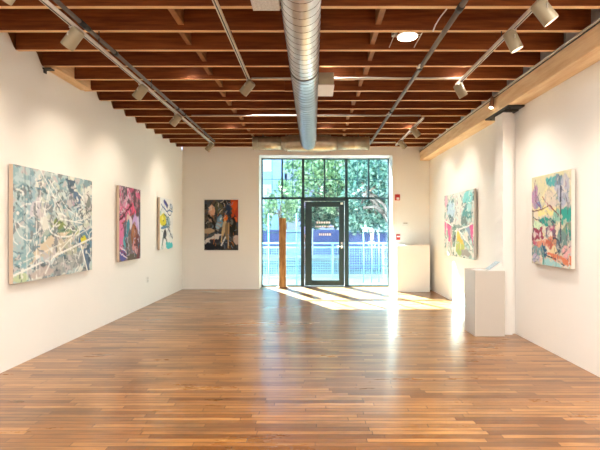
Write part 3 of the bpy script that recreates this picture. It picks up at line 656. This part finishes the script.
def head(x, y, z, aim, label, L=.19, R=.058, power=SPOT_W, drop=.055):
    """x,y,z: point on the track; aim: direction of the beam"""
    aim = Vector(aim).normalized(); t = thing('track_light', label, 'track light', (x, y, z)); t['_t'] = 1
    c = Vector((x, y, z-drop-R*.6)) + aim*.02; a = c-aim*L*.5; b = c+aim*L*.5
    m = MB(); m.tube([a, a+aim*.012, a+aim*.02, b-aim*.006, b], [R*.75, R*.97, R, R, R*.97], 24, cap=False)
    # closed back and a recessed rim at the mouth
    n = 24; m.add([], []); m.tube([a+aim*.001, a+aim*.0015], [R*.75, R*.75], 24)
    m.build('housing', M['taupe'], t, smooth=True)
    r = MB(); r.tube([b, b-aim*.03], [R*.93, R*.78], 24, cap=False); r.build('baffle', M['track'], t, smooth=True)
    l = MB(); l.tube([b-aim*.032, b-aim*.028], R*.80, 24); l.build('lens', M['lens'], t)
    g = MB(); side = aim.cross(Vector((0,0,1))).normalized()
    g.box(x-.022, x+.022, y-.05, y+.05, z-.032, z-.017); g.tube([(x, y, z-.03), (x, y, z-drop*.75)], .012, 8)
    for s in (-1, 1):
        q = c+side*s*(R+.006); g.tube([(x, y, z-drop*.75)+Vector((0,0,0)) if False else Vector((x, y, z-drop*.75)), q+Vector((0,0,R*.55)), q], .005, 6)
    g.build('bracket', M['conduit'], t)
    spot(t, b+aim*.01, aim, power)
zt = EYE+1.80; xt = -2.12
track([(xt, 1.2, zt), (xt, 9.15, zt)], 'long light track running front to back along the left of the ceiling')
PXL = [(73, 38, 3.82, ''), (142, 90, 5.32, ''), (176, 117, 6.68, ''), (209, 145, 8.88, '')]
LB = ['track light on the left track, the big one nearest the camera', 'track light on the left track, second along and above the blue and grey painting',
      'track light on the left track, third along towards the back wall', 'track light on the left track, farthest and smallest near the back wall']
for (a, b_, y, _), lab in zip(PXL, LB): head(xt, y, zt, (-.62, .12, -.70), lab)
head(xt, 3.03, zt, (-.62, .1, -.72), 'track light on the left track cut off by the top edge of the view')
xc = -.81; zcn = EYE+1.885
track([(xc, 1.2, zcn), (xc, 5.60, zcn)], 'short light track left of the duct ending at one lamp')
head(xc, 5.40, zcn-.01, (-.60, .25, -.62), 'track light alone at the end of the short track left of the duct', drop=.05)
xr = 1.868; zr = EYE+1.875
track([(xr, 1.2, zr), (xr, 5.60, zr)], 'near light track on the right ceiling, between sprinkler pipe and beam')
head(xr, 3.50, zr, (.42, -.05, -.60), 'track light on the near right track, the largest and nearest the camera', L=.20, R=.062)
head(xr, 4.04, zr, (.34, -.05, -.75), 'track light on the near right track, middle one between two others', L=.19, R=.058)
head(xr, 5.48, zr, (.45, .10, -.75), 'track light at the far end of the near right track', L=.18)
track([(xr-.01, 7.25, zr), (xr-.01, 9.6, zr)], 'far light track on the right ceiling near the window wall')
head(xr-.01, 7.85, zr, (.60, .12, -.70), 'track light on the far right track, the nearer of its two')
head(xr-.01, 9.0, zr, (.60, .15, -.70), 'track light on the far right track, the one closest to the back wall')
# small lamp on the beam
b = thing('beam_light', 'small brown lamp fixed to the side of the timber beam above the column', 'lamp', (2.63, 6.32, 3.3)); b['_t'] = 1
m = MB(); m.tube([(2.64, 6.32, 3.44), (2.61, 6.30, 3.28)], [.028, .034], 16); m.build('housing', M['baseplate'], b, smooth=True)
m = MB(); m.tube([(2.610, 6.30, 3.28), (2.608, 6.299, 3.272)], .027, 16); m.build('lens', M['lens'], b)

# recessed disc lamp between two joists
d = thing('disc_light', 'round lit disc downlight between two joists right of the duct', 'ceiling light', (.98, 4.48, 3.46)); d['_t'] = 1
lx, ly, lz = .965, 4.395, EYE+1.965
m = MB(); m.tube([(lx, ly, lz+.05), (lx, ly, lz)], [.080, .104], 40); m.build('lamp_can', M['white'], d, smooth=True)
m = MB(); m.tube([(lx, ly, lz-.001), (lx, ly, lz-.007)], .098, 40); m.build('diffuser', M['disc'], d)
m = MB()
for s in (-1, 1): m.tube([(lx+s*.135, 4.27, lz+.012), (lx+s*.135, 4.68, lz+.012)], .005, 6)
for yy in (4.37, 4.42): m.tube([(lx-.14, yy, lz+.012), (lx+.14, yy, lz+.012)], .004, 6)
m.box(lx-.155, lx-.10, 4.40, 4.44, lz+.015, lz+.055)
m.build('hanger_bar', M['conduit'], d)
m = MB()
w0 = [(1.345, 3.95, 3.66), (1.305, 3.95, 3.60), (1.235, 3.95, 3.53), (1.165, 3.95, 3.44), (1.125, 3.95, 3.375), (1.102, 3.95, 3.315)]
m.tube(w0, .006, 8); tag(m.build('loose_cable', M['white'], smooth=True), 'short loose white cable hanging from the joists beside the lit disc lamp', 'cable')

# added fill lights in disc housings, unseen above the camera and between joists
for X0, Y0, Z0 in [(x, y, 3.44) for x in (-1.5, .45, 2.25) for y in (2.655, .8, -1.2)] + [(x, y, 3.62) for x in (-1.6, .25, 1.9) for y in (8.175, 5.415)]:
        t = thing('disc_light', 'added round disc fill light in the ceiling, out of view', 'ceiling light', (X0, Y0, Z0-.01), 'added fill discs in the ceiling'); t['_t'] = 1
        m = MB(); m.tube([(X0, Y0, 3.708), (X0, Y0, Z0+.005)], [.085, .112], 24); m.build('lamp_can', M['white'], t, smooth=True)
        m = MB(); m.tube([(X0, Y0, Z0+.005), (X0, Y0, Z0-.001)], .106, 24); m.build('diffuser', M['fill_lens'], t)
        l = bpy.data.lights.new('lamp', 'AREA'); l.shape = 'DISK'; l.size = .2; l.energy = FILL_W if Z0 < 3.5 else FILL_W*.3; l.spread = math.radians(180 if Z0 < 3.5 else 104); l.color = (1, .96, .90)
        o = bpy.data.objects.new('lamp', l); COL.objects.link(o); o.parent = t; o.location = (0, 0, .004)
# ------------------------------------------------------------------ plinths and what stands on them
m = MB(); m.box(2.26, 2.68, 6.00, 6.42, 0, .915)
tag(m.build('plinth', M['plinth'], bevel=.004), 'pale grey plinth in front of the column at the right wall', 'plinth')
m = MB(); m.box(1.99, 2.78, 10.22, 10.60, 0, 1.115)
tag(m.build('plinth', M['white'], bevel=.004), 'wide white plinth in the far right corner beside the window', 'plinth')
h = thing('sign_holder', 'small white wedge stand with a printed card on the near plinth', 'sign holder', (2.59, 6.15, .915)); h['_t'] = 1
m = MB(); m.prism([(2.50,.915), (2.66,.915), (2.665,1.02), (2.655,1.02)], 'y', 6.04, 6.09); 
m2 = MB(); m2.prism([(2.47,.915), (2.665,.915), (2.672,.925), (2.64,1.035), (2.63,1.03)], 'y', 6.03, 6.20); m2.build('stand', M['white'], h, bevel=.002)
m = MB()
m.prism([(2.478,.925), (2.628,1.033), (2.625,1.037), (2.475,.929)], 'y', 6.04, 6.19); m.build('card', M['printed'], h)
m = MB(); m.box(2.30, 2.44, 6.08, 6.26, .915, .922); tag(m.build('price_list', M['white']), 'flat white sheet lying on the near plinth beside the card stand', 'paper')
m = MB(); m.box(2.50, 2.66, 10.28, 10.42, 1.115, 1.15); m.box(2.47, 2.50, 10.30, 10.40, 1.115, 1.13)
tag(m.build('booklet_stack', M['white'], bevel=.003), 'low stack of pale booklets on the wide corner plinth', 'booklets')

# ------------------------------------------------------------------ wooden post sculpture
p = thing('wood_post', 'tall square golden brown wooden post standing before the left sidelight', 'sculpture', (-.775, 10.95, 0)); p['_t'] = 1
m = MB(); m.box(-.918, -.652, 10.84, 11.08, 0, .028); m.build('base_plate', M['baseplate'], p, bevel=.003)
m = MB(); nseg = 24; rj = random.Random(9); vs = []; fs = []
for i in range(nseg+1):
    z = .028+1.752*i/nseg; e = [rj.uniform(-.003, .003) for _ in range(4)]
    vs += [(-.858+e[0], 10.875, z), (-.690+e[1], 10.875+e[2], z), (-.690+e[3], 11.045, z), (-.858, 11.045, z)]
for i in range(nseg):
    for j in range(4): fs.append((i*4+j, i*4+(j+1) % 4, i*4+4+(j+1) % 4, i*4+4+j))
fs += [(0,1,2,3), (nseg*4, nseg*4+1, nseg*4+2, nseg*4+3)]
m.add(vs, fs); m.build('post', M['postwood'], p)

# ------------------------------------------------------------------ wall fittings
def wallfit(name, label, cat, x, z): 
    t = thing(name, label, cat, (x, YB, z)); t['_t'] = 1; return t
x, _, z = W(397.3, 197.4, YB); t = wallfit('fire_alarm', 'red fire alarm strobe high on the back wall right of the window', 'fire alarm', x, z)
m = MB(); m.box(x-.062, x+.062, YB-.045, YB, z-.075, z+.075); m.build('alarm_box', M['red'], t, bevel=.008)
m = MB(); m.box(x-.028, x+.040, YB-.062, YB-.045, z-.060, z-.005); m.build('strobe_lens', M['white'], t, bevel=.006)
x, _, z = W(398, 237, YB); t = wallfit('pull_station', 'small red and white fire alarm pull station on the back wall above the plinth', 'fire alarm', x, z)
m = MB(); m.box(x-.05, x+.05, YB-.035, YB, z-.07, z+.07); m.build('station_box', M['red'], t, bevel=.006)
m = MB(); m.box(x-.038, x+.038, YB-.05, YB-.035, z-.002, z+.03); m.build('pull_handle', M['white'], t, bevel=.003)
x, _, z = W(405.2, 223.8, YB); t = wallfit('thermostat', 'small grey and white thermostat on the back wall above the corner plinth', 'thermostat', x, z)
m = MB(); m.box(x-.08, x+.08, YB-.025, YB, z-.045, z+.045); m.build('thermostat_body', M['white'], t, bevel=.006)
m = MB(); m.box(x-.05, x+.05, YB-.028, YB-.025, z-.002, z+.028); m.build('display', M['conduit'], t)
yo = 8.45; zo = EYE-(279.5-CY)*yo/F
o = thing('wall_outlet', 'white wall outlet plate low on the left wall below the farthest painting', 'outlet', (XL, yo, zo)); o['_t'] = 1
m = MB(); m.box(XL, XL+.008, yo-.04, yo+.04, zo-.06, zo+.06); m.build('outlet_plate', M['white'], o, bevel=.003)
m = MB()
for dz in (-.025, .025): m.box(XL+.008, XL+.010, yo-.017, yo+.017, zo+dz-.014, zo+dz+.014)
m.build('socket', M['canvas_side_white'], o)

# ------------------------------------------------------------------ outdoors
m = MB(); m.box(-60, 60, -40, YF-.01, -.16, -.03); struct(m.build('rear_pavement', M['asphalt']))
m = MB(); m.box(-14, 16, YW+.07, 14.6, -.16, -.03); struct(tag(m.build('pavement', M['concrete'])))
m = MB(); m.box(-60, 60, 14.6, 90, -.40, -.20); struct(m.build('street', M['asphalt']))
m = MB(); m.box(-60, 60, 23.0, 28, -.2, -.05); struct(m.build('far_sidewalk', M['concrete']))
YR = 13.2
f = thing('railing', 'pale blue steel railing with wire mesh panels outside the window', 'railing', (0, YR, 0)); f['_t'] = 1
m = MB()
for z in (1.07, .94): m.box(-6, 8, YR-.025, YR+.025, z-.03, z+.02)
m.box(-6, 8, YR-.02, YR+.02, .02, .05); m.build('rail', M['fence'], f)
x = -5.6
while x < 7.8:
    m = MB(); m.box(x-.03, x+.03, YR-.03, YR+.03, -.03, 1.09); m.build('railing_post', M['fence'], f); x += 1.55
m = MB()
k = -6.0
while k < 8: m.box(k-.004, k+.004, YR-.004, YR+.004, .05, .91); k += .075
z = .10
while z < .92: m.box(-6, 8, YR-.005, YR+.005, z-.004, z+.004); z += .075
tag(m.build('mesh_panel', M['fence'], f))
for xp, lab in ((268.7, 'slender teal steel pole outside the left sidelight, the left of two'), (296.7, 'slender teal steel pole outside the left sidelight, beside the door')):
    X, Y, Z = W(xp, 209, 11.75); m = MB(); m.tube([(X, Y, -.03), (X, Y, Z-.12)], .016, 10)
    t = m.build('steel_pole', M['tealpost'], smooth=True); tag(t, lab, 'pole'); m = MB(); m.tube([(X, Y, Z-.12), (X, Y, Z-.04), (X, Y, Z+.05)], [.012, .02, .003], 10); m.build('spear_tip', M['frame'], t)
def stake(xp, topy, lab):
    X, Y, Z = W(xp, topy, 12.3); m = MB(); m.tube([(X, Y, -.03), (X, Y, Z)], .014, 8); t = m.build('garden_stake', M['fence'], smooth=True); tag(t, lab, 'garden ornament'); return t, X, Y, Z
t, X, Y, Z = stake(363.5, 229, 'white garden stake topped with a pale star shape outside the right sidelight')
pts = []
for k in range(10):
    r = .13 if k % 2 == 0 else .055; a = PI/2+k*PI/5; pts.append((X+.06+r*math.cos(a), Z+r*math.sin(a)))
m = MB(); m.prism(pts, 'y', Y-.012, Y+.012); m.build('star', M['paleb'], t)
t, X, Y, Z = stake(371.8, 240, 'garden stake with a peach spindle figure above a white ring outside the right sidelight')
m = MB(); m.tube([(X, Y, Z-.02), (X, Y, Z+.04), (X, Y, Z+.13), (X, Y, Z+.22), (X, Y, Z+.28), (X, Y, Z+.33)], [.02, .05, .035, .07, .055, .02], 14); m.build('spindle', M['orange'], t, smooth=True)
m = MB(); m.tube([(X+.10*math.cos(a*PI/12), Y, Z-.12+.085*math.sin(a*PI/12)) for a in range(25)], .012, 8); m.build('ring', M['fence'], t, smooth=True)
t, X, Y, Z = stake(378.8, 233, 'thin white garden stake with a small dark cap outside the right sidelight')
m = MB(); m.tube([(X-.05, Y, Z), (X, Y, Z+.04), (X+.05, Y, Z)], .018, 8); m.build('cap', M['baseplate'], t, smooth=True)

# buildings
def building(name, label, x0, x1, y0, y1, h, mat, wins, winmat):
    t = thing(name, label, 'building', ((x0+x1)/2, y0, -.05)); t['_t'] = 1
    m = MB(); m.box(x0, x1, y0, y1, -.2, h); m.build('wall', mat, t)
    m = MB(); m.box(x0, x1, y0-.10, y1, h, h+.35); m.build('parapet', M['paleb'], t)
    for (a, b, c, d_) in wins:
        m = MB(); m.box(a, b, y0-.03, y0+.02, c, d_); w = m.build('window', winmat, t)
        m = MB(); m.box(a-.06, b+.06, y0-.06, y0, c-.1, c); m.box((a+b)/2-.03, (a+b)/2+.03, y0-.05, y0-.03, c, d_); m.build('window_sill', M['paleb'], w)
building('tall_building', 'tall periwinkle blue building behind the trees at the left of the window', -30, -2.0, 30, 38, 18.8, M['bluebuild'],
         [(-5.6,-4.6,3.0,4.6), (-3.9,-2.9,3.0,4.6), (-5.6,-4.6,5.6,7.2), (-3.9,-2.9,5.6,7.2), (-5.6,-4.6,.5,2.0)], M['paleb'])
building('lilac_building', 'lilac building partly hidden by leaves right of the tall blue one', -1.83, 1.5, 30.2, 40, 18.6, M['lilac'],
         [(-1.4,-.6,2.4,4.0), (.1,.9,2.4,4.0)], M['darkwin'])
building('pale_building', 'long pale building across the street seen between the leaves', 1.67, 34, 30.4, 44, 18.8, M['paleb'],
         [(2.5+2.2*k, 3.8+2.2*k, 2.0, 3.6) for k in range(6)], M['darkwin'])
def panel_fence(label, X0, n, Y, z0, z1, mats):
    t = thing('panel_fence', label, 'fence', (X0+n*.9, Y, z0)); t['_t'] = 1
    for k in range(n):
        x0 = X0+k*1.8; m = MB(); m.box(x0, x0+1.74, Y, Y+.06, z0+.06, z1)
        for j in range(9): m.box(x0+.06+j*.19, x0+.14+j*.19, Y-.04, Y, z0+.09, z1-.03)
        m.build('fence_panel', mats[k % len(mats)], t)
    for k in range(n+1):
        m = MB(); m.box(X0-.05+k*1.8, X0+.01+k*1.8, Y-.05, Y+.1, z0, z1+.08); m.build('fence_post', M['paleb'], t)
panel_fence('low violet blue panel fence across the street seen through the right sidelight', 1.45, 5, 17.6, -.2, 1.38, [M['shop']])
panel_fence('low pale blue panel fence farther across the street seen through the door', -9, 7, 25, -.05, 1.45, [M['bluebuild'], M['shop']])

def tree(label, x, y, trunk, clusters, nleaf, mat, seed, ls=(.10, .20), branches=()):
    t = thing('leafy_tree', label, 'tree', (x, y, -.2)); t['_t'] = 1
    m = MB(); m.tube(trunk, [max(.04, .12-.02*i) for i in range(len(trunk))], 10)
    for br in branches: m.tube(br, [max(.02, .08-.015*i) for i in range(len(br))], 8)
    rg = np.random.default_rng(seed)
    for (cx, cy, cz, rx, ry, rz) in clusters:
        p0 = trunk[-1]; m.tube([p0, ((p0[0]+cx)/2, (p0[1]+cy)/2, (p0[2]+cz)/2+.15), (cx, cy, cz)], [.05, .03, .012], 6)
    m.build('trunk', M['bark'], t, smooth=True)
    tot = sum(c[3]*c[4]*c[5] for c in clusters); V = []; Fc = []
    for (cx, cy, cz, rx, ry, rz) in clusters:
        n = int(nleaf*rx*ry*rz/tot); dd = rg.normal(size=(n, 3)); dd /= np.linalg.norm(dd, axis=1)[:, None]
        r = rg.random(n)**.45; r = r*(1+.18*np.sin(dd[:, 0]*7+seed)*np.cos(dd[:, 2]*6))
        c = np.array([cx, cy, cz])+dd*r[:, None]*np.array([rx, ry, rz])
        a = rg.normal(size=(n, 3)); a /= np.linalg.norm(a, axis=1)[:, None]; b = np.cross(a, rg.normal(size=(n, 3))); b /= np.linalg.norm(b, axis=1)[:, None]
        s = rg.uniform(*ls, size=n)[:, None]; a *= s*.62; b *= s*.36
        q = np.stack([c-a, c-a*.1+b, c+a, c-a*.1-b], 1).reshape(-1, 3); o_ = len(V); V.extend(map(tuple, q)); Fc.extend([(o_+4*i, o_+4*i+1, o_+4*i+2, o_+4*i+3) for i in range(n)])
    me = bpy.data.meshes.new('foliage'); me.from_pydata(V, [], Fc); me.materials.append(mat); o = bpy.data.objects.new('foliage', me); COL.objects.link(o)
    o.parent = t; o.matrix_parent_inverse = Matrix.Translation(t.location).inverted(); o['kind'] = 'stuff'
    return t
tree('yellow green tree behind the upper middle panes of the window', .6, 18.5, [(1.42,18.5,-.2),(1.40,18.5,1.4),(1.0,18.5,2.6)],
     [(.2,18.5,4.0,1.0,.8,1.0), (1.1,18.6,3.7,.9,.8,.8), (-.6,18.4,3.2,.7,.6,.7), (.9,18.2,2.6,.8,.6,.5), (.1,18.6,5.0,1.2,.8,.8), (-.9,18.4,4.2,.5,.5,.5), (1.8,18.4,4.5,.8,.6,.8)], 4600, M['leaf_y'], 1)
tree('large leaning tree with bare pinkish branches behind the right sidelight', 3.3, 16.5, [(3.5,16.5,-.2),(3.2,16.5,1.3),(2.7,16.5,2.1),(2.1,16.5,2.9)],
     [(2.2,16.7,3.7,1.0,.8,.8), (3.1,16.7,3.4,.9,.8,.8), (1.5,16.8,2.6,.6,.6,.5), (1.7,17.0,1.9,.7,.6,.45), (3.0,17.0,2.3,.5,.5,.3), (2.6,17.1,1.75,.9,.4,.42), (1.6,17.1,1.65,.6,.4,.4), (3.4,17.1,1.7,.5,.4,.4), (1.6,16.8,3.6,.5,.5,.5), (4.0,17,3.8,1,.8,1)], 6000, M['leaf_b'], 2,
     branches=[[(3.2,16.5,1.3),(2.7,16.3,2.4),(2.3,16.3,2.7)], [(3.2,16.5,1.3),(3.1,16.3,2.3),(2.9,16.3,3.0)], [(2.7,16.5,2.1),(2.35,16.3,2.35),(1.9,16.3,2.3)]])
tree('dark green bushy tree seen low through the glass door', .6, 20.5, [(-.45,20.5,-.2),(-.45,20.5,1.0),(-.1,20.5,1.6)],
     [(.3,20.5,2.1,1.0,.8,.6), (1.4,20.5,2.3,1.0,.8,.7), (2.5,20.6,2.2,1.0,.8,.7), (3.4,20.6,2.6,1.0,.8,.8), (.9,20.4,3.0,1.0,.7,.5)], 6500, M['leaf_d'], 3, (.12, .24))
tree('thin airy tree behind the left sidelight in front of the blue building', -1.6, 19.5, [(-1.4,19.5,-.2),(-1.42,19.5,1.2),(-1.5,19.5,2.2)],
     [(-1.9,19.5,2.6,.35,.4,.7), (-1.1,19.5,2.5,.5,.4,.8), (-1.3,19.5,3.4,.4,.4,.4), (-2.1,19.5,1.9,.25,.3,.5)], 1100, M['leaf_y'], 4)
